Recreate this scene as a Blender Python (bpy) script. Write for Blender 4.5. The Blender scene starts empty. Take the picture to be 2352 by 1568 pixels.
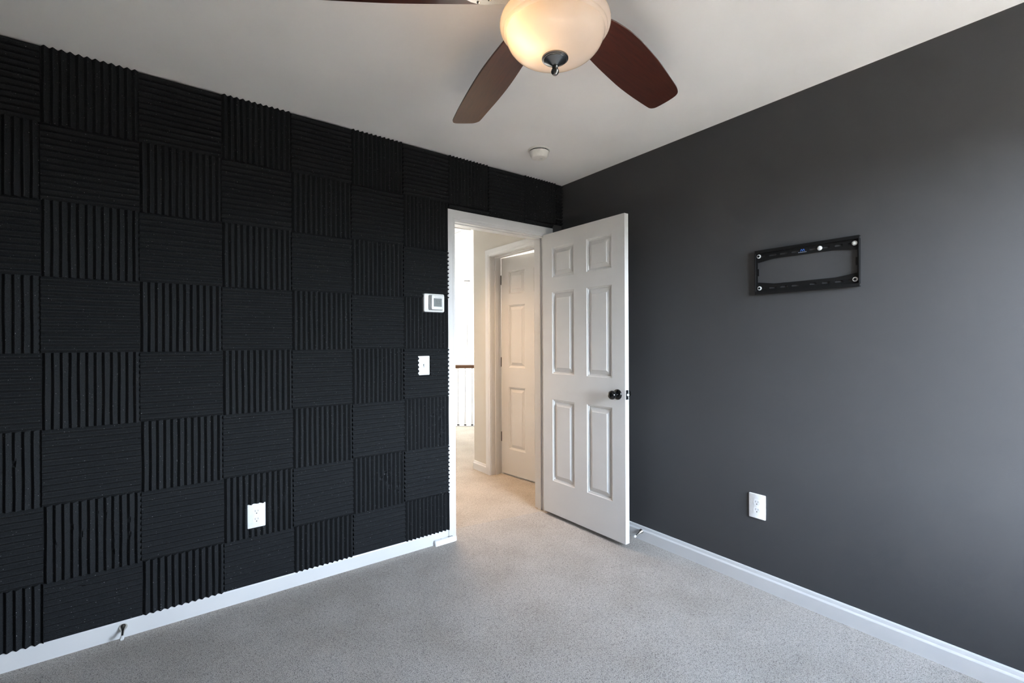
import bpy, math, random
from mathutils import Vector, Matrix
random.seed(7)
C = bpy.context.scene.collection
PI = math.pi
EXPOSURE = 4.0                   # stops; K keeps every light in step with it
K = 2 ** -EXPOSURE

# ------------------------------------------------------------------ materials
def mat(name, base=(.8, .8, .8), rough=.5, metal=0., spec=.5):
    m = bpy.data.materials.new(name); m.use_nodes = True
    p = m.node_tree.nodes['Principled BSDF']
    p.inputs['Base Color'].default_value = (*base, 1)
    p.inputs['Roughness'].default_value = rough
    p.inputs['Metallic'].default_value = metal
    p.inputs['Specular IOR Level'].default_value = spec
    return m, m.node_tree.nodes, m.node_tree.links, p

def coords(n, l, kind='Object', scale=(1, 1, 1)):
    t = n.new('ShaderNodeTexCoord'); mp = n.new('ShaderNodeMapping'); mp.inputs['Scale'].default_value = scale
    l.new(t.outputs[kind], mp.inputs['Vector']); return mp.outputs['Vector']

def noise(n, l, vec, scale, detail=3, rough=.5):
    x = n.new('ShaderNodeTexNoise'); x.inputs['Scale'].default_value = scale
    x.inputs['Detail'].default_value = detail; x.inputs['Roughness'].default_value = rough
    l.new(vec, x.inputs['Vector']); return x.outputs['Fac']

def ramp(n, l, fac, stops):
    r = n.new('ShaderNodeValToRGB'); e = r.color_ramp.elements
    while len(e) < len(stops): e.new(.5)
    for el, (p, c) in zip(e, stops):
        el.position = p; el.color = (*c, 1) if len(c) == 3 else c
    l.new(fac, r.inputs['Fac']); return r.outputs['Color']

def bump(n, l, p, h, strength, dist):
    b = n.new('ShaderNodeBump'); b.inputs['Strength'].default_value = strength; b.inputs['Distance'].default_value = dist
    l.new(h, b.inputs['Height']); l.new(b.outputs['Normal'], p.inputs['Normal'])

def math_node(n, l, op, a, b):
    x = n.new('ShaderNodeMath'); x.operation = op
    for i, v in enumerate((a, b)):
        if isinstance(v, (int, float)): x.inputs[i].default_value = v
        else: l.new(v, x.inputs[i])
    return x.outputs[0]

def mix_color(n, l, fac, a, b, mode='MIX'):
    x = n.new('ShaderNodeMix'); x.data_type = 'RGBA'; x.blend_type = mode
    for s, v in ((x.inputs['Factor'], fac), (x.inputs['A'], a), (x.inputs['B'], b)):
        if isinstance(v, (int, float)): s.default_value = v
        elif isinstance(v, tuple): s.default_value = (*v, 1)
        else: l.new(v, s)
    return x.outputs['Result']

def wall_paint(name, base, rough=.6, spec=.3, b=.25):
    m, n, l, p = mat(name, base, rough, 0, spec)
    v = coords(n, l)
    f = noise(n, l, v, 2.2, 2)
    c = ramp(n, l, f, [(.3, tuple(x * .97 for x in base)), (.7, tuple(min(1, x * 1.03) for x in base))])
    l.new(c, p.inputs['Base Color'])
    bump(n, l, p, noise(n, l, v, 260, 2), b, .0006)
    return m

M = {}
M['ceiling'] = wall_paint('ceiling_paint', (.90, .90, .90), .9, .1)
M['grey_wall'] = wall_paint('charcoal_wall_paint', (.054, .0545, .057), .55, .3, .35)
M['hall_wall'] = wall_paint('cream_wall_paint', (.60, .57, .515), .8, .2)
M['white_wall'] = wall_paint('white_wall_paint', (.86, .85, .82), .85, .15)
M['trim'] = wall_paint('white_trim_paint', (.66, .66, .66), .38, .45, .08)
M['door'] = wall_paint('white_door_paint', (.66, .655, .645), .42, .4, .08)

def foam():
    m, n, l, p = mat('black_foam', (.03, .03, .031), .95, 0, .12)
    v = coords(n, l)
    info = n.new('ShaderNodeObjectInfo')
    off = n.new('ShaderNodeVectorMath'); off.operation = 'ADD'
    sc = n.new('ShaderNodeVectorMath'); sc.operation = 'SCALE'; sc.inputs['Scale'].default_value = 7.0
    cx = n.new('ShaderNodeCombineXYZ')
    for i in range(3): l.new(info.outputs['Random'], cx.inputs[i])
    l.new(cx.outputs[0], sc.inputs[0]); l.new(v, off.inputs[0]); l.new(sc.outputs[0], off.inputs[1])
    v = off.outputs[0]
    g = noise(n, l, v, 420, 2, .7)
    base = ramp(n, l, g, [(.28, (.004, .0043, .0047)), (.72, (.034, .036, .0395))])
    w = n.new('ShaderNodeTexVoronoi'); w.inputs['Scale'].default_value = 150; l.new(v, w.inputs['Vector'])
    spot = math_node(n, l, 'LESS_THAN', w.outputs['Distance'], .17)
    sep = n.new('ShaderNodeSeparateColor'); l.new(w.outputs['Color'], sep.inputs[0])
    rare = math_node(n, l, 'GREATER_THAN', sep.outputs[0], .90)
    both = math_node(n, l, 'MULTIPLY', spot, rare)
    both = math_node(n, l, 'MULTIPLY', both, sep.outputs[1])
    l.new(mix_color(n, l, both, base, (.45, .45, .45)), p.inputs['Base Color'])
    bump(n, l, p, g, .5, .0012)
    return m
M['foam'] = foam()

def carpet(name, hi, lo):
    m, n, l, p = mat(name, hi, 1.0, 0, .05)
    v = coords(n, l)
    w = n.new('ShaderNodeTexVoronoi'); w.inputs['Scale'].default_value = 300; w.inputs['Randomness'].default_value = 1
    l.new(v, w.inputs['Vector'])
    f = noise(n, l, v, 230, 3, .7)
    f2 = noise(n, l, v, 90, 2, .5)
    h = math_node(n, l, 'SUBTRACT', math_node(n, l, 'ADD', math_node(n, l, 'MULTIPLY', f, .75), math_node(n, l, 'MULTIPLY', f2, .25)), math_node(n, l, 'MULTIPLY', w.outputs['Distance'], .4))
    c = ramp(n, l, h, [(.10, lo), (.24, tuple(a * .45 + b * .55 for a, b in zip(lo, hi))), (.42, hi)])
    big = noise(n, l, v, 3.2, 4, .55)
    c2 = mix_color(n, l, 1.0, c, ramp(n, l, big, [(.34, (.87, .855, .84)), (.60, (1, 1, 1))]), 'MULTIPLY')
    l.new(c2, p.inputs['Base Color'])
    bump(n, l, p, h, .8, .004)
    return m
M['carpet_hall'] = carpet('warm_lit_carpet', (.58, .525, .46), (.27, .24, .205))  # same beige carpet, with the hall's warm light put into its colour
M['carpet'] = carpet('beige_carpet', (.565, .53, .49), (.23, .212, .194))

def walnut():
    m, n, l, p = mat('cherry_wood', (.1, .03, .02), .32, 0, .5)
    v = coords(n, l, 'Object', (3, 40, 40))
    f = noise(n, l, v, 3, 5, .6)
    l.new(ramp(n, l, f, [(.3, (.040, .010, .006)), (.7, (.080, .021, .011))]), p.inputs['Base Color'])
    p.inputs['Coat Weight'].default_value = .15; p.inputs['Coat Roughness'].default_value = .25
    return m
M['blade'] = walnut()
m, n, l, p = mat('brown_rail_wood', (.12, .055, .025), .4)
l.new(ramp(n, l, noise(n, l, coords(n, l, 'Object', (2, 30, 30)), 4, 4), [(.3, (.08, .035, .015)), (.7, (.17, .08, .04))]), p.inputs['Base Color'])
M['rail'] = m

def metal(name, base, rough, metalness=1.0):
    m, n, l, p = mat(name, base, rough, metalness)
    f = noise(n, l, coords(n, l), 60, 2)
    l.new(ramp(n, l, f, [(.3, tuple(x * .92 for x in base)), (.7, base)]), p.inputs['Base Color'])
    return m
M['pewter'] = metal('dark_pewter', (.30, .295, .29), .27)
M['bronze'] = metal('dark_bronze', (.045, .04, .036), .6, 0)
M['nickel'] = metal('brushed_nickel', (.58, .55, .50), .26)
M['brass'] = metal('pale_brass', (.34, .27, .17), .4, .4)
M['steel'] = metal('zinc_washer', (.88, .88, .88), .4, .3)
M['black_metal'] = metal('black_powder_coat', (.006, .006, .0065), .5, 0)
M['black_metal'].node_tree.nodes['Principled BSDF'].inputs['Specular IOR Level'].default_value = .25
M['gloss_black'] = metal('gloss_black_knob', (.004, .004, .004), .08, 0)
M['plastic'] = metal('white_plastic', (.84, .84, .84), .35, 0)
M['grey_plastic'] = metal('mid_grey_plastic', (.50, .50, .50), .45, 0)  # plain mid grey for small fittings, slots and print
M['screen'] = metal('grey_lcd', (.20, .22, .22), .2, 0)
M['digit'] = metal('lcd_digit', (.06, .065, .065), .3, 0)
M['dark'] = metal('dark_slot', (.008, .008, .008), 1.0, 0)
M['dark'].node_tree.nodes['Principled BSDF'].inputs['Specular IOR Level'].default_value = .05
M['rubber'] = metal('white_rubber', (.75, .75, .74), .6, 0)
M['detector'] = metal('ivory_plastic', (.86, .84, .80), .45, 0)
M['blue'] = metal('blue_print', (.05, .16, .55), .4, 0)
M['pale_print'] = metal('pale_print', (.45, .5, .6), .4, 0)

def emission(name, col, s):
    m = bpy.data.materials.new(name); m.use_nodes = True
    n = m.node_tree.nodes; n.clear()
    e = n.new('ShaderNodeEmission'); e.inputs[0].default_value = (*col, 1); e.inputs[1].default_value = s
    o = n.new('ShaderNodeOutputMaterial'); m.node_tree.links.new(e.outputs[0], o.inputs[0]); return m
M['bulb'] = emission('lit_bulb', (1, .62, .28), 6 * K)

def frosted():
    m = bpy.data.materials.new('frosted_glass'); m.use_nodes = True
    n, l = m.node_tree.nodes, m.node_tree.links; n.clear()
    d = n.new('ShaderNodeBsdfDiffuse'); t = n.new('ShaderNodeBsdfTranslucent'); g = n.new('ShaderNodeBsdfGlossy')
    f = noise(n, l, coords(n, l), 9, 3)
    c = ramp(n, l, f, [(.3, (.82, .80, .78)), (.7, (.88, .86, .84))])
    l.new(c, d.inputs[0]); l.new(c, t.inputs[0]); g.inputs['Roughness'].default_value = .25
    a = n.new('ShaderNodeMixShader'); a.inputs[0].default_value = .45
    l.new(d.outputs[0], a.inputs[1]); l.new(t.outputs[0], a.inputs[2])
    b = n.new('ShaderNodeMixShader'); fr = n.new('ShaderNodeFresnel'); fr.inputs[0].default_value = 1.4
    l.new(fr.outputs[0], b.inputs[0]); l.new(a.outputs[0], b.inputs[1]); l.new(g.outputs[0], b.inputs[2])
    o = n.new('ShaderNodeOutputMaterial'); l.new(b.outputs[0], o.inputs[0]); return m
M['bowl'] = frosted()

def pane():
    m = bpy.data.materials.new('window_glass'); m.use_nodes = True
    n, l = m.node_tree.nodes, m.node_tree.links; n.clear()
    t = n.new('ShaderNodeBsdfTransparent'); g = n.new('ShaderNodeBsdfGlossy'); g.inputs['Roughness'].default_value = .02
    x = n.new('ShaderNodeMixShader'); x.inputs[0].default_value = .04
    l.new(t.outputs[0], x.inputs[1]); l.new(g.outputs[0], x.inputs[2])
    o = n.new('ShaderNodeOutputMaterial'); l.new(x.outputs[0], o.inputs[0]); return m
M['glass'] = pane()

# ------------------------------------------------------------------ mesh builder
class MB:
    def __init__(s): s.v = []; s.f = []; s.mi = []
    def add(s, vs, fs, mi=0, T=None):
        k = len(s.v)
        s.v += [tuple(T @ Vector(p)) if T else tuple(p) for p in vs]
        for f in fs: s.f.append(tuple(i + k for i in f)); s.mi.append(mi)
        return s
    def box(s, x0, x1, y0, y1, z0, z1, mi=0, T=None):
        vs = [(x, y, z) for x in (x0, x1) for y in (y0, y1) for z in (z0, z1)]
        return s.add(vs, [(0, 1, 3, 2), (4, 6, 7, 5), (0, 4, 5, 1), (2, 3, 7, 6), (0, 2, 6, 4), (1, 5, 7, 3)], mi, T)
    def rbox(s, x0, x1, y0, y1, z0, z1, b, mi=0, T=None, seg=3):
        """box whose outline in X and Z has round corners and whose -Y face has an eased edge"""
        def ring(ins, y):
            o = []
            r = max(b - ins, .0002)
            for cx, cz, a0 in ((x1 - b, z1 - b, 0), (x0 + b, z1 - b, 90), (x0 + b, z0 + b, 180), (x1 - b, z0 + b, 270)):
                for i in range(seg + 1):
                    a = math.radians(a0 + 90 * i / seg); o.append((cx + r * math.cos(a), y, cz + r * math.sin(a)))
            return o
        e = min(b * .45, abs(y1 - y0) * .4)
        rings = [ring(0, y1), ring(0, y0 + e), ring(e * .35, y0 + e * .35), ring(e, y0)]
        n = len(rings[0]); vs = sum(rings, []); fs = []
        for r in range(3):
            for i in range(n): fs.append((r * n + i, r * n + (i + 1) % n, (r + 1) * n + (i + 1) % n, (r + 1) * n + i))
        fs.append(tuple(range(n))[::-1]); fs.append(tuple(range(3 * n, 4 * n)))
        return s.add(vs, fs, mi, T)
    def lathe(s, prof, seg=32, mi=0, T=None, cap=True):
        """revolve (r, z) about Z"""
        vs = []; fs = []; n = len(prof)
        for i in range(seg):
            a = 2 * PI * i / seg
            for r, z in prof: vs.append((r * math.cos(a), r * math.sin(a), z))
        for i in range(seg):
            j = (i + 1) % seg
            for k in range(n - 1): fs.append((i * n + k, j * n + k, j * n + k + 1, i * n + k + 1))
        if cap:
            if prof[0][0] > 1e-5: fs.append(tuple(i * n for i in range(seg))[::-1])
            if prof[-1][0] > 1e-5: fs.append(tuple(i * n + n - 1 for i in range(seg)))
        return s.add(vs, fs, mi, T)
    def tube(s, pts, r, seg=8, mi=0, T=None):
        pts = [Vector(p) for p in pts]; vs = []; fs = []
        for i, p in enumerate(pts):
            d = (pts[min(i + 1, len(pts) - 1)] - pts[max(i - 1, 0)]).normalized()
            u = d.cross(Vector((0, 0, 1)))
            if u.length < 1e-4: u = d.cross(Vector((1, 0, 0)))
            u.normalize(); w = d.cross(u)
            rr = r[i] if isinstance(r, (list, tuple)) else r
            for k in range(seg):
                a = 2 * PI * k / seg; vs.append(tuple(p + rr * (math.cos(a) * u + math.sin(a) * w)))
        for i in range(len(pts) - 1):
            for k in range(seg): fs.append((i * seg + k, i * seg + (k + 1) % seg, (i + 1) * seg + (k + 1) % seg, (i + 1) * seg + k))
        fs.append(tuple(range(seg))[::-1]); fs.append(tuple(range((len(pts) - 1) * seg, len(pts) * seg)))
        return s.add(vs, fs, mi, T)
    def prism(s, poly, h, mi=0, T=None):
        """flat outline in XY, extruded from z=0 to h"""
        n = len(poly)
        vs = [(x, y, 0) for x, y in poly] + [(x, y, h) for x, y in poly]
        fs = [tuple(range(n))[::-1], tuple(range(n, 2 * n))] + [(i, (i + 1) % n, n + (i + 1) % n, n + i) for i in range(n)]
        return s.add(vs, fs, mi, T)
    def mesh(s, name, mats, smooth=None):
        me = bpy.data.meshes.new(name); me.from_pydata(s.v, [], s.f); me.update()
        for m_ in (mats if isinstance(mats, (list, tuple)) else [mats]): me.materials.append(m_)
        for p_, i in zip(me.polygons, s.mi): p_.material_index = i
        if smooth is not None:
            for p_ in me.polygons: p_.use_smooth = True
            me.set_sharp_from_angle(angle=math.radians(smooth))
        return me
    def build(s, name, mats, parent=None, smooth=None, loc=None):
        o = bpy.data.objects.new(name, s.mesh(name, mats, smooth)); C.objects.link(o)
        if parent: o.parent = parent
        if loc: o.location = loc
        return o

def tag(o, label=None, cat=None, group=None, kind=None):
    if label: o['label'] = label
    if cat: o['category'] = cat
    if group: o['group'] = group
    if kind: o['kind'] = kind
    return o
def thing(name, label, cat, loc=(0, 0, 0), rot=(0, 0, 0), group=None):
    o = bpy.data.objects.new(name, None); o.empty_display_size = .1; C.objects.link(o)
    o.location = loc; o.rotation_euler = rot
    return tag(o, label, cat, group)
def struct(o, label, cat): return tag(o, label, cat, None, 'structure')
def rotm(axis, deg): return Matrix.Rotation(math.radians(deg), 4, axis)
def trans(*p): return Matrix.Translation(Vector(p))

# ------------------------------------------------------------------ the room   (x along the foam wall, y away from it, corner at the origin)
HC = 2.44
XW, YB = -3.10, -3.24            # unseen walls behind the camera
DX0, DX1, DH = -.932, -.172, 2.030   # doorway clear opening
TW = .12

# floor
b = MB(); b.prism([(XW, YB), (0, YB), (0, 0), (DX1, 0), (DX1, .012), (DX0, .139), (DX0, 0), (XW, 0)], .1, T=trans(0, 0, -.1)); struct(b.build('floor', M['carpet']), 'beige cut pile carpet covering the bedroom floor', 'floor')
b = MB()
poly = [(-1.3, .12), (-.955, .12), (DX0, .1425), (DX1, .0155), (DX1 + .019, .0155), (DX1 + .019, .12), (.15, .12), (.15, 1.31), (2.6, 1.31), (2.6, 2.07), (.4, 4.0), (-1.3, 4.0)]
b.prism(poly, .1, T=trans(0, 0, -.1)); struct(b.build('floor_hall', M['carpet_hall']), 'beige carpet of the hall beyond the doorway', 'floor')
b = MB(); b.box(.15, 2.3, .12, 1.31, -.1, -.002); struct(b.build('floor_side_room', M['carpet']), 'carpet of the room behind the hall door', 'floor')
# ceilings
b = MB(); b.box(XW - .12, .12, YB - .12, .0, HC, HC + .1); struct(b.build('ceiling', M['ceiling']), 'matt white ceiling above the bedroom', 'ceiling')
b = MB(); b.box(-1.42, 6.1, .0, 8.1, HC - .02, HC + .1); struct(b.build('ceiling_hall', M['ceiling']), 'white ceiling over the hall and stairwell', 'ceiling')

# foam wall with the doorway; hall side cream
b = MB()
def wl(x0, x1, z0, z1):
    b.box(x0, x1, 0, TW, z0, z1)
    b.add([(x0, TW + .001, z0), (x1, TW + .001, z0), (x1, TW + .001, z1), (x0, TW + .001, z1)], [(3, 2, 1, 0)], 1)
wl(XW - .12, DX0 - .019, 0, HC); wl(DX1 + .019, 0, 0, HC); wl(DX0 - .019, DX1 + .019, DH + .019, HC)
struct(b.build('wall_left', [M['grey_wall'], M['hall_wall']]), 'dark wall with the doorway, covered in black foam panels', 'wall')
b = MB(); b.box(0, .12, YB - .12, TW, 0, HC); struct(b.build('wall_right', M['grey_wall']), 'charcoal painted wall holding the TV bracket', 'wall')
b = MB(); b.box(XW - .12, XW, YB - .12, 0, 0, HC); struct(b.build('wall_west', M['grey_wall']), 'charcoal painted wall opposite the TV bracket', 'wall')
# window wall behind the camera
WX0, WX1, WZ0, WZ1 = -1.06, -.12, .62, 2.08
b = MB()
b.box(XW, WX0, YB - .12, YB, 0, HC); b.box(WX1, 0, YB - .12, YB, 0, HC)
b.box(WX0, WX1, YB - .12, YB, 0, WZ0); b.box(WX0, WX1, YB - .12, YB, WZ1, HC)
struct(b.build('wall_back', M['grey_wall']), 'charcoal wall with the bedroom window, facing the door', 'wall')
w = MB(); w.box(WX0, WX1, YB - .075, YB - .070, WZ0, WZ1)
win = struct(w.build('window_1', M['glass']), 'bedroom window facing the foam wall', 'window')
fr = MB()
for x0, x1, z0, z1 in ((WX0, WX0 + .05, WZ0, WZ1), (WX1 - .05, WX1, WZ0, WZ1), (WX0 + .05, WX1 - .05, WZ0, WZ0 + .05), (WX0 + .05, WX1 - .05, WZ1 - .05, WZ1),
                       ((WX0 + WX1) / 2 - .03, (WX0 + WX1) / 2 + .03, WZ0 + .05, WZ1 - .05)):
    fr.box(x0, x1, YB - .095, YB - .05, z0, z1)
fr.build('window_frame', M['trim'], win)
sl = MB(); sl.box(WX0 - .06, WX1 + .06, YB - .05, YB + .04, WZ0 - .03, WZ0); sl.build('window_sill', M['trim'], win)

# baseboards
def baseboard(name, p0, p1, inward, h, label, prof=None):
    prof = prof or [(0, 0), (.014, 0), (.014, h * .70), (.0125, h * .735), (.0085, h * .80), (.0065, h * .95), (.004, h), (0, h)]
    p0, p1, inn = Vector(p0), Vector(p1), Vector(inward)
    vs = []; n = len(prof)
    for p in (p0, p1):
        for d, z in prof: q = p + inn * d; vs.append((q.x, q.y, z))
    fs = [(i, (i + 1) % n, n + (i + 1) % n, n + i) for i in range(n)] + [tuple(range(n))[::-1], tuple(range(n, 2 * n))]
    return struct(MB().add(vs, fs).build(name, M['trim']), label, 'baseboard')
baseboard('baseboard_left', (XW, 0), (DX0 - .060, 0), (0, -1), .0725, 'white baseboard below the black foam panels', [(0, 0), (.014, 0), (.014, .066), (.012, .0725), (0, .0725)])
baseboard('baseboard_right', (0, 0), (0, YB), (-1, 0), .0875, 'white stepped baseboard along the charcoal wall')
baseboard('baseboard_hall', (.03, 1.31), (.03, 1.078), (-1, 0), .085, 'short white baseboard at the hall wall corner')

# door casings, jambs, stops
CAS = [(0, 0), (0, .009), (.004, .0115), (.016, .0120), (.023, .016), (.050, .018), (.0635, .018), (.066, .0155), (.066, 0)]
def casing(mb, u0, u1, top, to3d, first=1.):
    """profile swept up, over and down the opening; to3d maps (along, height, out) to the world"""
    n = len(CAS); vs = []
    for st in range(4):
        for wd, tk in CAS:
            u = (u0 - wd * first) if st < 2 else (u1 + wd); z = 0 if st in (0, 3) else top + wd
            vs.append(to3d(u, z, tk))
    fs = []
    for st in range(3):
        for i in range(n): fs.append((st * n + i, st * n + (i + 1) % n, (st + 1) * n + (i + 1) % n, (st + 1) * n + i))
    fs += [tuple(range(n))[::-1], tuple(range(3 * n, 4 * n))]
    mb.add(vs, fs)
b = MB(); casing(b, DX0 - .003, DX1 + .003, DH + .004, lambda u, z, t: (u, -t, z), .056 / .066)
struct(b.build('trim_1', M['trim'], smooth=20), 'white casing around the bedroom doorway', 'door casing')
b = MB()
b.box(DX0 - .019, DX0, 0, TW, 0, DH); b.box(DX1, DX1 + .019, 0, TW, 0, DH); b.box(DX0 - .019, DX1 + .019, 0, TW, DH, DH + .019)
b.box(DX0, DX0 + .011, .040, .075, 0, DH); b.box(DX1 - .011, DX1, .040, .075, 0, DH); b.box(DX0 + .011, DX1 - .011, .040, .075, DH - .004, DH)
jamb = struct(b.build('trim_2', M['trim']), 'white jamb and stop lining the bedroom doorway', 'door jamb')
s_ = MB(); s_.box(DX0, DX0 + .0015, .005, .034, .895, .955); s_.build('strike_plate', M['black_metal'], jamb)

# ------------------------------------------------------------------ six-panel door leaf: s along the width from the hinge, t the thickness, z up
PS = [(.098, .316), (.430, .643)]
PZ = [(.235, .818), (1.001, 1.585), (1.688, 1.904)]
RINGS = [(0, 0), (.004, .0045), (.011, .0065), (.013, .0115), (.019, .0122), (.043, .0035), (.045, .0012)]
def leaf(W, H, Tk):
    mb = MB()
    ss = [0] + [x for a in PS for x in a] + [W]; zs = [0] + [x for a in PZ for x in a] + [H]
    for side in (0, 1):
        f = (lambda s, z, d: (s, d, z)) if side == 0 else (lambda s, z, d: (s, Tk - d, z))
        for i in range(5):
            for j in range(7):
                s0, s1, z0, z1 = ss[i], ss[i + 1], zs[j], zs[j + 1]
                if i % 2 and j % 2:
                    vs = []
                    for ins, d in RINGS:
                        vs += [f(s0 + ins, z0 + ins, d), f(s1 - ins, z0 + ins, d), f(s1 - ins, z1 - ins, d), f(s0 + ins, z1 - ins, d)]
                    fs = []
                    for r in range(len(RINGS) - 1):
                        for k in range(4): fs.append((r * 4 + k, r * 4 + (k + 1) % 4, r * 4 + 4 + (k + 1) % 4, r * 4 + 4 + k))
                    q = 4 * (len(RINGS) - 1); fs.append((q, q + 1, q + 2, q + 3))
                else:
                    vs = [f(s0, z0, 0), f(s1, z0, 0), f(s1, z1, 0), f(s0, z1, 0)]; fs = [(0, 1, 2, 3)]
                mb.add(vs, fs if side == 0 else [t[::-1] for t in fs])
    mb.add([(0, 0, 0), (0, Tk, 0), (0, Tk, H), (0, 0, H)], [(3, 2, 1, 0)][::-1])
    mb.add([(W, 0, 0), (W, Tk, 0), (W, Tk, H), (W, 0, H)], [(0, 1, 2, 3)])
    mb.add([(0, 0, 0), (W, 0, 0), (W, Tk, 0), (0, Tk, 0)], [(3, 2, 1, 0)])
    mb.add([(0, 0, H), (W, 0, H), (W, Tk, H), (0, Tk, H)], [(0, 1, 2, 3)])
    return mb
# local (s, t, z): for the bedroom door s -> -Y, t -> +X
d1 = leaf(.7435, 2.008, .035).build('door_1', M['door'])
struct(d1, 'white six-panel door standing open into the bedroom', 'door')
a1 = math.radians(1.0)
d1.matrix_world = Matrix(((math.sin(a1), math.cos(a1), 0, -.205), (-math.cos(a1), math.sin(a1), 0, -.0195), (0, 0, 1, .026), (0, 0, 0, 1)))
for side in (0, 1):
    T = trans(.686, 0 if side == 0 else .035, .904) @ rotm('X', 90 if side == 0 else -90)
    k = MB(); k.lathe([(.0325, 0), (.0325, .003), (.030, .008), (.022, .012), (.013, .014), (.012, .030), (.018, .034), (.0255, .042), (.0275, .052), (.0255, .062), (.018, .069), (.008, .0715), (0, .072)], 32, T=T)
    kn = k.build('door_knob', M['gloss_black'], d1, smooth=50)
lp = MB(); lp.box(.7435, .7447, .006, .030, .876, .934); lpo = lp.build('latch_plate', M['black_metal'], d1)
lb = MB(); lb.lathe([(.0075, 0), (.0075, .006), (.004, .011), (0, .011)], 14, T=trans(.7446, .0205, .905) @ rotm('Y', 90)); lb.build('latch_bolt', M['steel'], lpo, smooth=40)
for z in (.20, 1.0, 1.80):
    h = MB(); h.box(-.0016, 0, .004, .033, z - .045, z + .045); h.build('door_hinge', M['black_metal'], d1)

# ------------------------------------------------------------------ hall
HX = .03
D2Y0, D2Y1, D2H = .238, 1.008, 2.055
b = MB()
b.box(HX, HX + .12, TW + .002, D2Y0 - .019, 0, HC - .02); b.box(HX, HX + .12, D2Y1 + .019, 1.31, 0, HC - .02); b.box(HX, HX + .12, D2Y0 - .019, D2Y1 + .019, D2H + .019, HC - .02)
struct(b.build('wall_hall', M['hall_wall']), 'cream hall wall beyond the doorway with a door in it', 'wall')
b = MB(); casing(b, D2Y0 - .003, D2Y1 + .003, D2H + .003, lambda u, z, t: (HX - t, u, z))
struct(b.build('trim_3', M['trim'], smooth=20), 'white casing around the hall door', 'door casing')
b = MB()
b.box(HX, HX + .12, D2Y0 - .019, D2Y0, 0, D2H); b.box(HX, HX + .12, D2Y1, D2Y1 + .019, 0, D2H); b.box(HX, HX + .12, D2Y0 - .019, D2Y1 + .019, D2H, D2H + .019)
b.box(HX + .045, HX + .08, D2Y1 - .011, D2Y1, 0, D2H); b.box(HX + .045, HX + .08, D2Y0, D2Y0 + .011, 0, D2H); b.box(HX + .045, HX + .08, D2Y0 + .011, D2Y1 - .011, D2H - .011, D2H)
struct(b.build('trim_4', M['trim']), 'white jamb lining the hall door opening', 'door jamb')
d2 = leaf(.757, 2.036, .035).build('door_2', M['door'])
struct(d2, 'white six-panel hall door standing slightly ajar', 'door')
a2 = math.radians(7.0)
R2 = Matrix(((math.sin(a2), math.cos(a2), 0, HX + .118), (-math.cos(a2), math.sin(a2), 0, D2Y1 - .006), (0, 0, 1, .014), (0, 0, 0, 1)))
d2.matrix_world = R2
for z in (.34, 1.05, 1.83):
    h = MB(); h.box(-.006, -.0005, -.004, .034, z - .045, z + .045); h.build('door_hinge', M['black_metal'], d2)
# room behind the hall door and the shell around hall and stairwell
b = MB(); b.box(HX + .12, 2.42, 1.31 - .12, 1.31, 0, HC - .02); b.box(2.3, 2.42, .12, 1.19, 0, HC - .02); b.box(.122, 2.42, 0, .12, 0, HC - .02)
struct(b.build('wall_side_room', M['white_wall']), 'white walls of the room behind the hall door', 'wall')
b = MB(); b.box(-1.42, -1.3, TW + .002, 8.1, -2.8, HC - .02); struct(b.build('wall_hall_west', M['white_wall']), 'white wall closing the hall and stairwell on the west', 'wall')
b = MB(); b.box(-1.3, 6.1, 8.0, 8.1, -2.8, HC - .02); struct(b.build('wall_stairwell', M['white_wall']), 'bright white far wall of the stairwell', 'wall')
b = MB(); b.box(6.0, 6.1, 1.31, 8.0, -2.8, HC - .02); b.box(2.6, 6.0, 1.21, 1.31, -2.8, HC - .02); struct(b.build('wall_stairwell_east', M['white_wall']), 'white east wall of the stairwell', 'wall')
b = MB(); b.box(-1.3, 6.0, 1.31, 8.0, -2.9, -2.8); struct(b.build('floor_lower', M['white_wall']), 'pale floor of the storey below the stairwell', 'floor')

# attic hatch in the hall ceiling
hz = HC - .02
at = thing('attic_hatch', 'white framed attic hatch in the hall ceiling', 'hatch', (-.313, 1.97, hz))
p_ = MB(); p_.box(-.36, .36, -.40, .40, -.006, 0); p_.build('hatch_panel', M['white_wall'], at)
f_ = MB()
for x0, x1, y0, y1 in ((-.43, -.36, -.47, .47), (.36, .43, -.47, .47), (-.36, .36, -.47, -.40), (-.36, .36, .40, .47)): f_.box(x0, x1, y0, y1, -.010, 0)
f_.build('hatch_frame', M['trim'], at)

# stair railing
rd = Vector((.76, -.65, 0)).normalized()
rp = Vector((1.147, 3.346, 0))
rail = thing('stair_railing', 'white stair railing with brown handrail beyond the doorway', 'railing', rp, (0, 0, math.atan2(rd.y, rd.x)))
h = MB()
hp = [(-.03, .862), (.03, .862), (.034, .875), (.034, .898), (.022, .914), (-.022, .914), (-.034, .898), (-.034, .875)]
h.prism(hp, 2.55, T=Matrix(((0, 0, 1, -1.15), (1, 0, 0, 0), (0, 1, 0, 0), (0, 0, 0, 1)))); h.build('handrail', M['rail'], rail)
sh = MB(); sh.box(-1.15, 1.4, -.035, .035, 0, .012); sh.build('bottom_rail', M['trim'], rail)
bal = MB()
def sq(z, r): return [(-r, -r, z), (r, -r, z), (r, r, z), (-r, r, z)]
st = [(.012, .0145), (.20, .0145), (.225, .009), (.26, .0105), (.50, .0085), (.862, .0065)]
vs = []; fs = [(3, 2, 1, 0)]
for z, r in st: vs += sq(z, r)
for i in range(len(st) - 1):
    for k in range(4): fs.append((4 * i + k, 4 * i + (k + 1) % 4, 4 * i + 4 + (k + 1) % 4, 4 * i + 4 + k))
bal.add(vs, fs); balm = bal.mesh('baluster', M['trim'])
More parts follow.
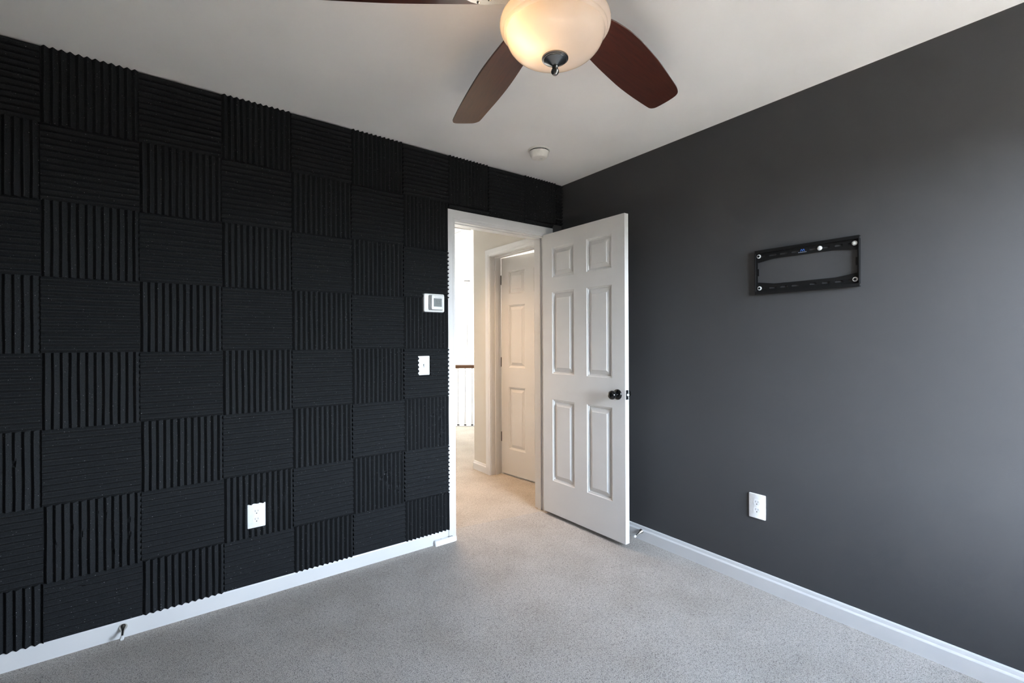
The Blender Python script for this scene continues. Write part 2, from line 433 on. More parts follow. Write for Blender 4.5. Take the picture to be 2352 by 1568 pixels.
shoe = MB(); shoe.box(-.0165, .0165, -.0165, .0165, .012, .028); shoem = shoe.mesh('baluster_shoe', M['black_metal'])
for i in range(-10, 13):
    o = bpy.data.objects.new('baluster', balm); C.objects.link(o); o.parent = rail; o.location = (i * .105, 0, 0)
    q = bpy.data.objects.new('baluster_shoe', shoem); C.objects.link(q); q.parent = o

# pendant light in the stairwell
pc = Vector((2.16, 4.95, 0))
pend = thing('pendant_light', 'wire cage pendant light hanging over the stairwell', 'pendant light', (pc.x, pc.y, 0))
k = MB(); k.lathe([(0, hz - .018), (.055, hz - .018), (.06, hz - .012), (.06, hz), (0, hz)], 24); k.build('canopy', M['bronze'], pend, smooth=40)
k = MB(); k.tube([(0, 0, hz - .03), (0, 0, 1.16)], .0065); k.build('stem', M['bronze'], pend)
k = MB()
up = [(.36 * math.cos(PI / 3 * i + .35), .36 * math.sin(PI / 3 * i + .35), 1.03) for i in range(6)]
lo = [(.36 * math.cos(PI / 3 * (i + .5) + .35), .36 * math.sin(PI / 3 * (i + .5) + .35), .80) for i in range(6)]
top, bot = (0, 0, 1.235), (0, 0, .565)
for i in range(6):
    k.tube([top, up[i]], .0045, 6); k.tube([bot, lo[i]], .0045, 6)
    k.tube([up[i], lo[i]], .0045, 6); k.tube([up[i], lo[i - 1]], .0045, 6)
k.build('wire_cage', M['brass'], pend)
k = MB()
k.tube([(0, 0, 1.16), (0, 0, 1.0)], .006)
dirs = [Vector(v).normalized() for v in ((1, .2, .5), (-1, -.1, -.5), (.3, 1, -.6), (-.4, -1, .6), (.5, -.6, -.8), (-.5, .7, .8))]
for d in dirs: k.tube([Vector((0, 0, .98)), Vector((0, 0, .98)) + d * .07], .009)
k.build('socket_cluster', M['brass'], pend)
for d in dirs:
    u = MB(); u.lathe([(0, 0), (.012, .003), (.017, .022), (.013, .042), (.0, .05)], 12, T=trans(*(Vector((0, 0, .98)) + d * .066)) @ d.to_track_quat('Z', 'Y').to_matrix().to_4x4())
    u.build('bulb', M['bulb'], pend, smooth=60)

# ------------------------------------------------------------------ acoustic foam panels
FX0, FW = -2.8115, .3048          # grid origin and 12 inch module
FB, FA = .0065, .0172              # base thickness and wedge height
def axis_points(L, pitch, cuts):
    """sorted break points across the ridges; every ridge is valley, flank, rounded crest, flank"""
    pts = set()
    k = 0
    while k * pitch < L - 1e-6:
        for f in (0, .05, .40, .45, .5, .55, .60, .95): pts.add(round(k * pitch + f * pitch, 5))
        k += 1
    pts.add(round(L, 5)); pts |= {round(c, 5) for c in cuts if 0 < c < L}
    return sorted(p for p in pts if p <= L + 1e-6)
def ridge(s, pitch):
    f = (s / pitch) % 1.0
    d = abs(f - .5)
    if d < .10: return 1 - .14 * (d / .10) ** 2
    if d > .45: return 0.0
    return .86 * (1 - (d - .10) / .35)
def foam_mesh(w, h, upright, holes=(), nicks=(), seed=0, off=0.):
    """a slab of ridged foam, w wide and h high, its top corner at (0, 0); front is -Y. holes: x0,x1,z0,z1 measured from the top corner, z downwards positive"""
    rnd = random.Random(seed); pitch = FW / 12
    hx = [c for q in holes for c in q[:2]]; hz_ = [c for q in holes for c in q[2:]]
    if upright:
        xs = axis_points(w, pitch, hx); n = max(2, int(h / .012)); zs = sorted({round(h * i / n, 5) for i in range(n + 1)} | {round(c, 5) for c in hz_ if 0 < c < h})
    else:
        zs = axis_points(h, pitch, hz_); n = max(2, int(w / .012)); xs = sorted({round(w * i / n, 5) for i in range(n + 1)} | {round(c, 5) for c in hx if 0 < c < w})
    ph = [rnd.uniform(0, 6.28) for _ in range(14)]; am = [rnd.uniform(.2, 1) for _ in range(14)]
    nx, nz = len(xs), len(zs); vs = []
    for z in zs:
        for x in xs:
            s, t = (x, z) if upright else (z, x)
            k = min(int(s / pitch), 13)
            d = FB + FA * ridge(s + off, pitch) * (1 + .03 * math.sin(t * 31 + ph[k]) * am[k])
            for (ax, az, ar, ad) in nicks:
                q = math.hypot((x - ax), (z - az)) / ar
                if q < 1: d -= ad * (1 - q * q) * (.6 + .4 * math.sin(x * 900 + z * 700))
            wob = .0009 * math.sin(t * 19 + ph[k]) * am[k]
            inx = 0 < x < w and 0 < z < h
            vs.append((x + (wob if upright and inx else 0), -max(d, .004), -z + (wob if not upright and inx else 0)))
    nv = len(vs)
    vs += [(v[0], 0, v[2]) for v in vs]
    keep = {}
    for j in range(nz - 1):
        for i in range(nx - 1):
            cx, cz = (xs[i] + xs[i + 1]) / 2, (zs[j] + zs[j + 1]) / 2
            keep[i, j] = not any(q[0] < cx < q[1] and q[2] < cz < q[3] for q in holes)
    fs = []
    I = lambda i, j: j * nx + i
    for (i, j), kp in keep.items():
        if not kp: continue
        a, b_, c, d = I(i, j), I(i + 1, j), I(i + 1, j + 1), I(i, j + 1)
        fs.append((d, c, b_, a)); fs.append((a + nv, b_ + nv, c + nv, d + nv))
        for (p, q, ni, nj) in ((a, b_, i, j - 1), (b_, c, i + 1, j), (c, d, i, j + 1), (d, a, i - 1, j)):
            if not keep.get((ni, nj), False): fs.append((p, q, q + nv, p + nv))
    mb = MB(); mb.add(vs, fs); return mb

ROWN = ['top', 'second', 'third', 'fourth', 'fifth', 'sixth', 'seventh', 'bottom']
COLN = {6: 'first', 5: 'second', 4: 'third', 3: 'fourth', 2: 'fifth', 1: 'sixth', 0: 'seventh'}
row_top = [HC - FW * i for i in range(8)] + [.073]
shared = {}
# wall fittings that need a hole, in world x and z
HOLES = {'thermo': (-1.1625, -1.0185, 1.4385, 1.5575), 'switch': (-1.1925, -1.1135, 1.0545, 1.1735), 'outlet': (-2.1015, -2.0195, .3440, .4650)}
NICKS = {(6, 0): 3, (6, 1): 9, (5, 0): 2, (6, 3): 8, (5, 6): 9, (6, 6): 8, (6, 5): 9, (7, 1): 2}
EXTRA = {(6, 3): 'cut round the outlet', (4, 6): 'cut round the light switch', (2, 6): 'notched by the thermostat top', (3, 6): 'cut round the thermostat',
         (6, 1): 'torn in several spots', (6, 0): 'pitted with small tears', (6, 5): 'torn along its upper half', (6, 6): 'pitted beside the door frame', (5, 6): 'scuffed beside the door frame'}
for r in range(8):
    for c in range(7):
        up_ = (r + 1 + c) % 2 == 0
        z1, z0 = row_top[r], row_top[r + 1]
        h_ = z1 - z0
        lean = (r - 3.5) * .0014 if r > 3 else 0          # the columns drift slightly towards the door lower down
        x0 = FX0 + (c - 1) * FW + lean; w_ = FW - .0006
        if c == 6: w_ = -.9862 - x0
        if c == 0: w_ = x0 + w_ - XW - .003; x0 = XW + .003
        x1 = x0 + w_
        holes = []
        for q in HOLES.values():
            if q[0] < x1 and q[1] > x0 and q[2] < z1 and q[3] > z0:
                holes.append((q[0] - x0, q[1] - x0, z1 - q[3], z1 - q[2]))
        rr = random.Random(r * 31 + c)
        nk = []
        for _ in range(NICKS.get((r, c), 0)):
            cx = rr.uniform(.55, .98) if (r, c) in ((6, 5), (5, 6)) else rr.uniform(.08, .92)
            cz = rr.uniform(.15, .55) if (r, c) == (6, 3) else rr.uniform(.1, .8)
            nk.append((cx * w_, cz * h_, rr.uniform(.010, .019), rr.uniform(.014, .026)))
        plain = not holes and not nk and c not in (0, 6) and r != 7
        key = f'{up_}{(r * 3 + c * 5) % 3}' if plain else (r, c)
        kind = 'upright' if up_ else 'level'
        lab = f'black foam panel, {kind} ridges, {ROWN[r]} row, {COLN[c]} column from the doorway'
        if (r, c) in EXTRA: lab = f'black foam panel {EXTRA[(r, c)]}, {kind} ridges, {ROWN[r]} row'
        if key not in shared:
            shared[key] = foam_mesh(w_, h_ - .0001, up_, holes, nk, seed=r * 17 + c).build('foam_panel', M['foam'], smooth=22)
            o = shared[key]
        else:
            o = shared[key].copy(); C.objects.link(o)
        o.location = (x0, 0, z1 - .0004)
        o.rotation_euler = (0, math.radians(rr.uniform(-.12, .12)) if plain else 0, 0)
        tag(o, lab, 'acoustic panel', 'black acoustic foam panels')
# over the door
for c in range(7, 11):
    x0 = FX0 + (c - 1) * FW; w_ = FW - .0006 if c < 10 else -.006 - x0
    up_ = (1 + c) % 2 == 0
    o = foam_mesh(w_, FW - .0006, up_, seed=c + 90).build('foam_panel', M['foam'], smooth=22); o.location = (x0, 0, HC - .0004)
    nm = {7: 'above the doorway, next to the corner of the casing', 8: 'above the middle of the doorway', 9: 'above the open door', 10: 'narrow strip in the ceiling corner'}[c]
    tag(o, f'black foam panel, {"upright" if up_ else "level"} ridges, {nm}', 'acoustic panel', 'black acoustic foam panels')
for c, nm in ((7, 'first'), (8, 'middle'), (9, 'last')):
    x0 = FX0 + (c - 1) * FW + .002; w_ = min(FW, -.100 - x0) - .0006
    o = foam_mesh(w_, HC - FW - 2.1025, (2 + c) % 2 == 0, seed=c + 70).build('foam_panel', M['foam'], smooth=22); o.location = (x0, 0, HC - FW - .0004)
    tag(o, f'thin black foam strip on the door casing top, {nm} of three from the thermostat side', 'acoustic panel', 'black acoustic foam panels')

# ------------------------------------------------------------------ wall fittings
# thermostat
q = HOLES['thermo']; tx, tz = -1.0902, 1.498
th = thing('thermostat', 'white thermostat with grey screen set in the foam by the door', 'thermostat', (tx, 0, tz))
k = MB(); k.rbox(-.070, .070, -.026, 0, -.0565, .0565, .010); k.build('wall_plate', M['plastic'], th, smooth=35)
k = MB(); k.rbox(-.040, .052, -.040, -.026, -.045, .047, .007, seg=4); k.build('mounting_base', M['grey_plastic'], th, smooth=35)
k = MB(); k.rbox(-.034, .050, -.056, -.040, -.043, .045, .007, seg=4); k.build('body', M['plastic'], th, smooth=35)
k = MB(); k.box(-.020, .034, -.0575, -.056, -.024, .026); scr = k.build('screen', M['screen'], th)
k = MB()
def seg7(mb, x, z, w, h, t, on, y=-.0580):
    S = {'a': (0, w, h - t, h), 'g': (0, w, h / 2 - t / 2, h / 2 + t / 2), 'd': (0, w, 0, t), 'f': (0, t, h / 2, h), 'e': (0, t, 0, h / 2), 'b': (w - t, w, h / 2, h), 'c': (w - t, w, 0, h / 2)}
    for s in on: x0, x1, z0, z1 = S[s]; mb.box(x + x0, x + x1, y, y + .0004, z + z0, z + z1)
seg7(k, -.004, .000, .008, .014, .0016, 'afgcd'); seg7(k, .008, .000, .008, .014, .0016, 'abc')
k.box(-.006, .026, -.0580, -.0576, -.008, -.0065)
k.build('digits', M['digit'], scr)
k = MB(); k.box(-.020, .034, -.0572, -.0562, -.0255, -.018); k.build('menu_bar', M['grey_plastic'], scr)
k = MB(); k.box(-.012, .034, -.0564, -.056, .032, .0345); k.build('maker_line', M['grey_plastic'], th)

# light switch
sw = thing('light_switch', 'white toggle light switch framed by zigzag foam near the door', 'light switch', (-1.153, 0, 1.114))
k = MB(); k.rbox(-.0385, .0385, -.006, 0, -.0585, .0585, .004); k.build('switch_plate', M['plastic'], sw, smooth=35)
k = MB(); k.box(-.005, .005, -.0066, -.006, -.012, .012); k.build('toggle_slot', M['grey_plastic'], sw)
k = MB(); k.rbox(-.0035, .0035, -.016, -.0062, -.001, .009, .0015); k.build('toggle', M['plastic'], sw, smooth=35)
for z in (-.030, .030):
    k = MB(); k.lathe([(.003, 0), (.003, .0008), (0, .0012)], 12, T=trans(0, -.006, z) @ rotm('X', 90)); k.build('plate_screw', M['plastic'], sw)

# outlets: local front is -Y
def outlet(name, label, loc, rotz, w, h):
    t = thing(name, label, 'outlet', loc, (0, 0, rotz), 'white wall outlets')
    k = MB(); k.rbox(-w / 2, w / 2, -.0065, 0, -h / 2, h / 2, .004); k.build('outlet_plate', M['plastic'], t, smooth=35)
    for z in (-.0195, .0195):
        k = MB()
        pts = [(.0172 * math.cos(2 * PI * i / 28), max(-.0135, min(.0135, .0172 * math.sin(2 * PI * i / 28)))) for i in range(28)]
        k.prism(pts, .0016, T=trans(0, -.0065, z) @ rotm('X', 90)); rc = k.build('receptacle', M['plastic'], t)
        for x, hh in ((-.0063, .0045), (.0063, .0036)):
            s = MB(); s.box(x - .0009, x + .0009, -.0084, -.0080, z + .004 - hh, z + .004 + hh); s.build('slot', M['digit'], rc)
        s = MB(); s.lathe([(.0025, 0), (.0025, .0004), (0, .0004)], 12, T=trans(0, -.0080, z - .0078) @ rotm('X', 90)); s.build('ground_hole', M['dark'], rc)
    k = MB(); k.lathe([(.0028, 0), (.0028, .0008), (0, .0012)], 12, T=trans(0, -.0065, 0) @ rotm('X', 90)); k.build('plate_screw', M['plastic'], t)
    return t
outlet('wall_outlet', 'white double outlet sunk in the black foam panels', (-2.0605, 0, .4045), 0, .0795, .118)
outlet('wall_outlet', 'white double outlet on the charcoal wall below the TV bracket', (0, -1.452, .4135), -PI / 2, .082, .124)

# smoke detector
sd = thing('smoke_detector', 'round ivory smoke detector on the ceiling near the corner', 'smoke detector', (-.566, -.410, HC))
k = MB(); k.lathe([(0, -.008), (.066, -.008), (.069, -.004), (.069, 0), (0, 0)], 40); k.build('mounting_ring', M['detector'], sd, smooth=40)
k = MB(); k.lathe([(.058, -.014), (.058, -.008)], 40); k.build('vent_gap', M['dark'], sd)
k = MB(); k.lathe([(0, -.052), (.038, -.052), (.0455, -.0495), (.051, -.043), (.0575, -.028), (.061, -.014), (0, -.014)], 40); cv = k.build('cover', M['detector'], sd, smooth=50)
k = MB(); k.lathe([(0, -.0535), (.008, -.0535), (.009, -.052), (0, -.052)], 16, T=trans(.012, -.006, 0)); k.build('test_button', M['rubber'], cv)

# door stops: cone along -Y from a dish
def doorstop(label, loc, rotz, tilt=0.):
    t = thing('door_stop', label, 'door stop', loc, (tilt, 0, rotz), 'metal door stops on the baseboards')
    k = MB(); k.lathe([(.0145, 0), (.0145, .003), (.0125, .008), (.0085, .018), (.0055, .032), (.0048, .062), (0, .062)], 24, T=rotm('X', 90)); k.build('stem', M['nickel'], t, smooth=40)
    k = MB(); k.lathe([(.005, .060), (.0072, .062), (.0072, .073), (.005, .076), (0, .076)], 20, T=rotm('X', 90)); k.build('rubber_tip', M['rubber'], t, smooth=40)
doorstop('metal door stop on the baseboard under the foam panels', (-2.5662, -.014, .047), 0, .22)
doorstop('metal door stop on the baseboard behind the open door', (-.014, -.742, .058), -PI / 2, .25)

# white plastic piece by the casing
pb = thing('plastic_bracket', 'white plastic bracket with three dark slots on the carpet by the door casing', 'bracket', (-1.02, -.029, 0), (0, 0, 0))
k = MB()
sec = [(.012, 0), (.012, .030), (.004, .033), (-.006, .029), (-.014, .002), (-.012, 0)]
xs = [(-.076, .80), (-.072, 1), (.050, 1), (.068, .92), (.078, .55)]
vs = []; fs = []; n_ = len(sec)
for x, s in xs:
    for y, z in sec: vs.append((x, y if s == 1 else .012 + (y - .012) * s, z * (.6 + .4 * s)))
for i in range(len(xs) - 1):
    for j in range(n_): fs.append((i * n_ + j, i * n_ + (j + 1) % n_, (i + 1) * n_ + (j + 1) % n_, (i + 1) * n_ + j))
fs += [tuple(range(n_))[::-1], tuple(range((len(xs) - 1) * n_, len(xs) * n_))]
k.add(vs, fs); k.build('shell', M['plastic'], pb, smooth=30)
for i in range(3):
    s = MB(); s.box(-.0022, .0022, -.005, .0085, -.0004, .0006, T=trans(.022 + i * .012, .003, .0328) @ rotm('Z', 18) @ rotm('X', -8)); s.build('slot', M['dark'], pb)
s = MB(); s.lathe([(.004, 0), (.004, .0006), (0, .0006)], 12, T=trans(-.032, .004, .0328)); s.build('screw_hole', M['grey_plastic'], pb)

# ------------------------------------------------------------------ TV bracket: local x runs along the wall away from the corner, z up, front is -Y
tv = thing('tv_bracket', 'black slotted metal TV wall bracket on the charcoal wall', 'TV bracket', (0, -1.4518, 1.6017), (0, 0, -PI / 2))
WB, HB = .4424, .2211
def rail_plate(top):
    """slotted rail with a flared web and a folded lip"""
    k = MB(); y = -.0065
    sg = 1 if top else -1
    zt = sg * (HB / 2 - .013)
    slots = ([(.027, .046), (.0645, .100), (.1155, .150), (.167, .1995), (.2447, .2763), (.2954, .328), (.3466, .379), (.398, .412)])
    zc = sg * (.0795 if top else .0813)
    sh_ = .0042
    xs_ = sorted({.004, WB - .004, .011, .086, .386, WB - .011} | {x for s in slots for x in s})
    def inner(x):
        d = max(0, 1 - (x - .011) / .078, 1 - (WB - .011 - x) / .078) if (x < .089 or x > WB - .089) else 0
        d = min(d, 1)
        return sg * (.0622 - .0125 * d)
    for i in range(len(xs_) - 1):
        a, c = xs_[i], xs_[i + 1]; m_ = (a + c) / 2
        cut = any(s[0] < m_ < s[1] for s in slots)
        bands = [(zt, zc + sg * sh_), (zc + sg * sh_, zc - sg * sh_), (zc - sg * sh_, None)]
        for bi, (za, zb) in enumerate(bands):
            if bi == 1 and cut: continue
            za0 = za1 = za
            zb0, zb1 = (inner(a), inner(c)) if zb is None else (zb, zb)
            vs = [(a, y, za0), (c, y, za1), (c, y, zb1), (a, y, zb0), (a, y + .0025, za0), (c, y + .0025, za1), (c, y + .0025, zb1), (a, y + .0025, zb0)]
            fs = [(0, 1, 2, 3), (7, 6, 5, 4), (0, 4, 5, 1), (1, 5, 6, 2), (2, 6, 7, 3), (3, 7, 4, 0)]
            k.add(vs, fs if top else [t[::-1] for t in fs])
    for s in slots:                                   # round the slot ends off
        for xe, dr in ((s[0], 1), (s[1], -1)):
            for sz in (1, -1):
                c_ = .0030
                vs = [(xe, y_, zc + sz * sh_) for y_ in (y, y + .0025)] + [(xe + dr * c_, y_, zc + sz * sh_) for y_ in (y, y + .0025)] + [(xe + dr * c_ * .3, y_, zc + sz * (sh_ - c_ * .7)) for y_ in (y, y + .0025)] + [(xe, y_, zc + sz * (sh_ - c_)) for y_ in (y, y + .0025)]
                f_ = [(0, 2, 4, 6), (7, 5, 3, 1), (2, 3, 5, 4), (4, 5, 7, 6)]
                k.add(vs, f_ if dr * sz < 0 else [t[::-1] for t in f_])
    # folded lip standing proud and running back to the wall
    o1, o0 = sg * HB / 2, zt
    z_lo, z_hi = min(o0, o1), max(o0, o1)
    k.box(.0, WB, -.019, -.0165, z_lo - .001, z_hi)
    k.box(.0, WB, -.0165, 0, (z_hi - .0025) if top else z_lo, z_hi if top else z_lo + .0025)
    k.box(.004, WB - .004, -.0165, -.0065, (z_lo - .001) if top else z_hi - .0015, (z_lo + .0015) if top else z_hi + .001)
    return k
rail_plate(True).build('rail', M['black_metal'], tv)
rail_plate(False).build('rail', M['black_metal'], tv)
for x in (0, WB):
    k = MB(); s = 1 if x == 0 else -1
    xa, xb = sorted((x, x + s * .003)); k.box(xa, xb, -.019, 0, -HB / 2 + .013, HB / 2 - .013)
    xa, xb = sorted((x + s * .003, x + s * .010)); k.box(xa, xb, -.0085, -.0060, -.085, .085)
    xa, xb = sorted((x + s * .010, x + s * .016)); k.box(xa, xb, -.0085, -.0060, -.018, .018)
    k.build('side_plate', M['black_metal'], tv)
for (x, z, hole) in ((.0155, .0815, 1), (.288, .0795, 0), (.4225, .0795, 0), (.4240, -.0785, 1), (.0185, -.0800, 1)):
    k = MB(); k.lathe([(.0102, 0), (.0102, .0018), (.008, .0024), (0, .0024)], 24, T=trans(x, -.0067, z) @ rotm('X', 90)); wa = k.build('washer', M['steel'], tv, smooth=40)
    k = MB(); k.lathe([(.0056, .0024), (.0056, .0062), (.0048, .0070), (0, .0070)], 6, T=trans(x, -.0067, z) @ rotm('X', 90)); k.build('lag_bolt', M['dark'] if hole else M['steel'], wa)
lg = MB()
zz, xx = .0815, .2150
for px in ((-.008, -.0035), (-.0035, .001), (.001, .0055), (.0055, .010)):
    i = (-.008, -.0035, .001, .0055).index(px[0]); up1 = (0, 1, 0, 1)[i]
    za, zb = (-.004, .006) if not up1 else (.006, -.004)
    vs = [(px[0] - .0012, 0, za), (px[0] + .0012, 0, za), (px[1] + .0012, 0, zb), (px[1] - .0012, 0, zb)]
    vs = [(xx + v[0], -.0073, zz + v[2]) for v in vs] + [(xx + v[0], -.0067, zz + v[2]) for v in vs]
    lg.add(vs, [(0, 1, 2, 3), (7, 6, 5, 4), (0, 4, 5, 1), (1, 5, 6, 2), (2, 6, 7, 3), (3, 7, 4, 0)])
lo_ = lg.build('printed_mark', M['blue'], tv)
k = MB(); k.box(xx - .018, xx + .018, -.0071, -.0067, zz - .0095, zz - .0078); k.build('printed_line', M['pale_print'], lo_)

# ------------------------------------------------------------------ ceiling fan
HUB = Vector((-1.5485, -1.6134, 0)); AX = Vector((-1.5333, -1.6248, 0)); ZB = 2.2125
fan = thing('ceiling_fan', 'ceiling fan with cherry wood blades and lit frosted glass bowl', 'ceiling fan', (AX.x, AX.y, HC))
def L(z): return z - HC
k = MB(); k.lathe([(0, L(HC)), (.075, L(HC)), (.075, L(2.425)), (.06, L(2.385)), (.025, L(2.36)), (0, L(2.36))][::-1], 40); k.build('canopy', M['pewter'], fan, smooth=40)
k = MB(); k.tube([(0, 0, L(2.37)), (0, 0, L(2.32))], .014, 16); k.build('downrod', M['pewter'], fan)
k = MB(); k.lathe([(0, L(2.225)), (.095, L(2.225)), (.115, L(2.23)), (.125, L(2.25)), (.125, L(2.280)), (.11, L(2.305)), (.06, L(2.325)), (.02, L(2.33)), (0, L(2.33))], 48); k.build('motor_housing', M['pewter'], fan, smooth=40)
k = MB(); k.lathe([(0, L(2.164)), (.085, L(2.164)), (.092, L(2.17)), (.075, L(2.185)), (.06, L(2.225)), (0, L(2.225))], 40); k.build('light_fitter', M['pewter'], fan, smooth=40)
prof = [(.012, 2.0545), (.037, 2.0560), (.060, 2.0590), (.082, 2.0645), (.102, 2.0720), (.117, 2.0815), (.128, 2.0930), (.135, 2.1055), (.1385, 2.1165), (.1390, 2.1215), (.1420, 2.1235), (.1450, 2.1260), (.1462, 2.1290), (.1464, 2.1310), (.1500, 2.1330), (.1530, 2.1370), (.1550, 2.1430), (.1552, 2.1490), (.1535, 2.1545), (.1490, 2.1570)]
inn = [(max(r - .0035, .012), z + .003) for r, z in prof[:-2]][::-1]
k = MB(); k.lathe([(r, L(z)) for r, z in prof + inn], 72, cap=False); bowl = k.build('glass_bowl', M['bowl'], fan, smooth=35)
k = MB(); k.lathe([(r, L(z + .006)) for r, z in ((.0005, 2.0010), (.006, 2.0025), (.0105, 2.0080), (.0115, 2.0130), (.0095, 2.0175), (.0055, 2.0205), (.0078, 2.0220), (.0090, 2.0250), (.0080, 2.0275), (.0120, 2.0300), (.0230, 2.0370), (.0300, 2.0405), (.0315, 2.0415), (.0315, 2.0432), (.0345, 2.0440), (.0345, 2.0458), (.0375, 2.0466), (.0375, 2.0495), (.004, 2.0510))], 40); k.build('finial', M['pewter'], fan, smooth=35)
k = MB(); k.tube([(0, 0, L(2.05)), (0, 0, L(2.164))], .004, 8); k.build('centre_rod', M['pewter'], fan)

OUT_A = [(.150, .052), (.178, .056), (.218, .061), (.297, .069), (.383, .074), (.501, .074), (.636, .070), (.718, .065), (.757, .061), (.770, .053), (.777, .040), (.782, .007), (.785, -.035), (.782, -.050), (.773, -.061), (.758, -.067), (.672, -.072), (.574, -.078), (.481, -.080), (.408, -.078), (.34, -.074), (.298, -.071), (.22, -.062), (.150, -.052)]
OUT_B = [(.150, .047), (.20, .054), (.266, .062), (.315, .069), (.385, .077), (.483, .086), (.568, .089), (.637, .089), (.695, .088), (.712, .086), (.724, .079), (.732, .066), (.738, .027), (.738, -.005), (.733, -.020), (.722, -.030), (.700, -.038), (.668, -.044), (.593, -.056), (.511, -.068), (.441, -.075), (.368, -.081), (.305, -.082), (.255, -.078), (.219, -.073), (.150, -.058)]
OUT_C = [(.150, .045), (.30, .060), (.46, .075), (.60, .085), (.70, .085), (.74, .070), (.755, .02), (.757, -.04), (.752, -.07), (.735, -.088), (.70, -.094), (.637, -.092), (.542, -.086), (.469, -.081), (.397, -.073), (.3, -.059), (.227, -.048), (.150, -.036)]
def smooth_outline(P, k=4):
    out = []
    for i in range(len(P)):
        p0, p1, p2, p3 = (Vector(P[(i + d) % len(P)]) for d in (-1, 0, 1, 2))
        if i == len(P) - 1: out.append(tuple(p1)); continue          # the straight root edge
        if i == 0: p0 = p1
        if i == len(P) - 2: p3 = p2
        for j in range(k):
            t = j / k
            q = .5 * ((2 * p1) + (p2 - p0) * t + (2 * p0 - 5 * p1 + 4 * p2 - p3) * t * t + (3 * p1 - p0 - 3 * p2 + p3) * t ** 3)
            out.append((q.x, q.y))
    return out
phi = -12.89
for nm, ang, out in (('A', 76.55, OUT_A), ('B', 7.36, OUT_B), ('C', 149.93, OUT_C), ('D', 221.5, OUT_A), ('E', 293.5, OUT_B)):
    T = trans(HUB.x - AX.x, HUB.y - AX.y, L(ZB)) @ rotm('Z', ang) @ rotm('X', phi)
    k = MB(); k.prism(smooth_outline(out), .006); bl = k.build('blade', M['blade'], fan); bl.matrix_local = T
    # cast blade iron under the blade root, reaching in to the motor
    mid = (out[0][1] + out[-1][1]) / 2
    k = MB()
    pts = [(.085, -.018), (.085, .018), (.130, .016), (.165, .030), (.190, .032), (.215, .022), (.245, .0), (.215, -.022), (.190, -.032), (.165, -.030), (.130, -.016)]
    k.prism([(r, t + mid) for r, t in pts], .007, T=trans(0, 0, -.0072))
    for (r, t) in ((.195, .02), (.195, -.02), (.165, 0)):
        k.lathe([(.0, -.004), (.004, -.003), (.0055, 0), (0, 0)], 12, T=trans(r, t + mid, -.0072))
    k.build('blade_iron', M['nickel'], bl, smooth=35)

# ------------------------------------------------------------------ light
def area(name, loc, target, sx, sy, watts, col, spread=180):
    d = bpy.data.lights.new(name, 'AREA'); d.shape = 'RECTANGLE'; d.size = sx; d.size_y = sy; d.energy = watts * K; d.color = col; d.spread = math.radians(spread)
    o = bpy.data.objects.new(name, d); C.objects.link(o); o.location = loc
    o.rotation_euler = (Vector(target) - Vector(loc)).to_track_quat('-Z', 'Y').to_euler(); return o
def point(name, loc, r, watts, col):
    d = bpy.data.lights.new(name, 'POINT'); d.shadow_soft_size = r; d.energy = watts * K; d.color = col
    o = bpy.data.objects.new(name, d); C.objects.link(o); o.location = loc; return o
pl = area('window_daylight', ((WX0 + WX1) / 2, YB - .10, (WZ0 + WZ1) / 2), ((WX0 + WX1) / 2, 0, (WZ0 + WZ1) / 2), WX1 - WX0, WZ1 - WZ0, 1, (1, 1, 1))
pl.data.cycles.is_portal = True      # guides the sampling of the sky through the window; gives no light of its own
cr = Vector((.8013, -.5983, 0)); cf = Vector((.598, .801, 0))
bp = AX - cr * .075 - cf * .03
point('fan_bulb', (bp.x, bp.y, 2.118), .022, 3.0, (1.0, .60, .28))
bp = AX + cf * .07 + cr * .03
point('bowl_glow_fill', (bp.x, bp.y, 2.118), .022, .16, (1.0, .60, .30))  # added weak lamp that spreads the glow further across the bowl
area('hall_ceiling_light', (-.62, .72, HC - .06), (-.40, .70, 0), .4, .4, 11, (1.0, .64, .36), 95)
area('stairwell_fill', (-.9, 5.6, 1.2), (3.2, 6.6, -1.2), 2.5, 2.0, 520, (1.0, .98, .94), 140)  # added area lamp with no window behind it; whitens the stairwell walls
point('side_room_light', (1.5, .7, 2.2), .1, 45, (1.0, .95, .86))

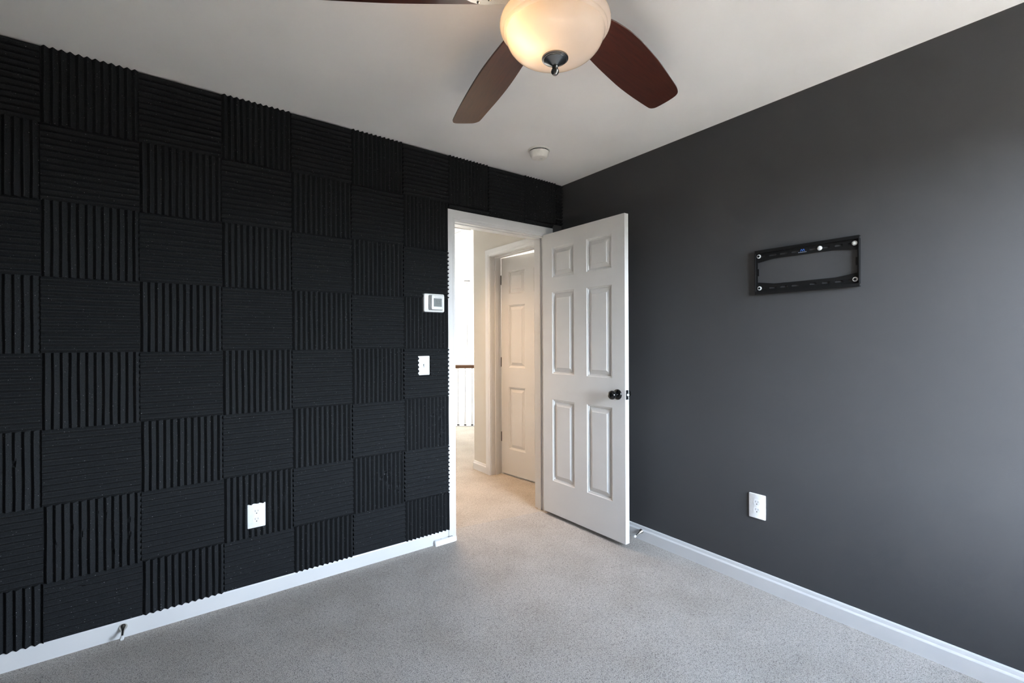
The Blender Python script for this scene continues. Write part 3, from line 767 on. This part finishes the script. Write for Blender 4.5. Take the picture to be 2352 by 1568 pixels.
sd_ = bpy.data.lights.new('bounce_sun', 'SUN'); sd_.energy = 330 * K; sd_.angle = math.radians(.6); sd_.color = (1.0, .96, .90)  # added so an unseen patch on the carpet bounces light up to the ceiling
so = bpy.data.objects.new('bounce_sun', sd_); C.objects.link(so); so.rotation_euler = Vector((-1.20, .57, -1)).to_track_quat('-Z', 'Y').to_euler(); so.location = (1, -6, 6)
wd = bpy.data.worlds.new('sky'); bpy.context.scene.world = wd; wd.use_nodes = True
n, l = wd.node_tree.nodes, wd.node_tree.links
bg = n['Background']; SKY = 90.0 * K
tc = n.new('ShaderNodeTexCoord'); sx = n.new('ShaderNodeSeparateXYZ'); l.new(tc.outputs['Generated'], sx.inputs[0])
# pale bright sky above the horizon, duller ground below it
rm = n.new('ShaderNodeValToRGB'); el = rm.color_ramp.elements
el[0].position = .47; el[0].color = (.05, .048, .042, 1); el[1].position = .53; el[1].color = (.78, .905, 1.0, 1)
for ps_, cl_ in ((.66, (.66, .78, .94, 1)), (.78, (.26, .33, .43, 1)), (.90, (.10, .14, .20, 1))):
    e3 = el.new(ps_); e3.color = cl_
hm = n.new('ShaderNodeMath'); hm.operation = 'MULTIPLY_ADD'; hm.inputs[1].default_value = .5; hm.inputs[2].default_value = .5
l.new(sx.outputs['Z'], hm.inputs[0]); l.new(hm.outputs[0], rm.inputs['Fac'])
l.new(rm.outputs['Color'], bg.inputs[0]); bg.inputs[1].default_value = SKY

# ------------------------------------------------------------------ camera
cam = bpy.data.cameras.new('camera'); cam.sensor_width = 36; cam.lens = 1060.006 / 2352 * 36; cam.clip_start = .01
co = bpy.data.objects.new('camera', cam); C.objects.link(co)
r_, u_, w_ = Vector((.80126628, -.59829295, -.00423085)), Vector((.00335543, -.0025777, .99999105)), Vector((.598298501, .801273299, .0000578907))
mw = Matrix((( r_.x, u_.x, -w_.x, -2.41080467), (r_.y, u_.y, -w_.y, -2.59199135), (r_.z, u_.z, -w_.z, 1.25833623), (0, 0, 0, 1)))
co.matrix_world = mw
bpy.context.scene.camera = co
vs_ = bpy.context.scene.view_settings
vs_.view_transform = 'Standard'; vs_.look = 'None'; vs_.exposure = EXPOSURE; vs_.gamma = 1; vs_.use_curve_mapping = False
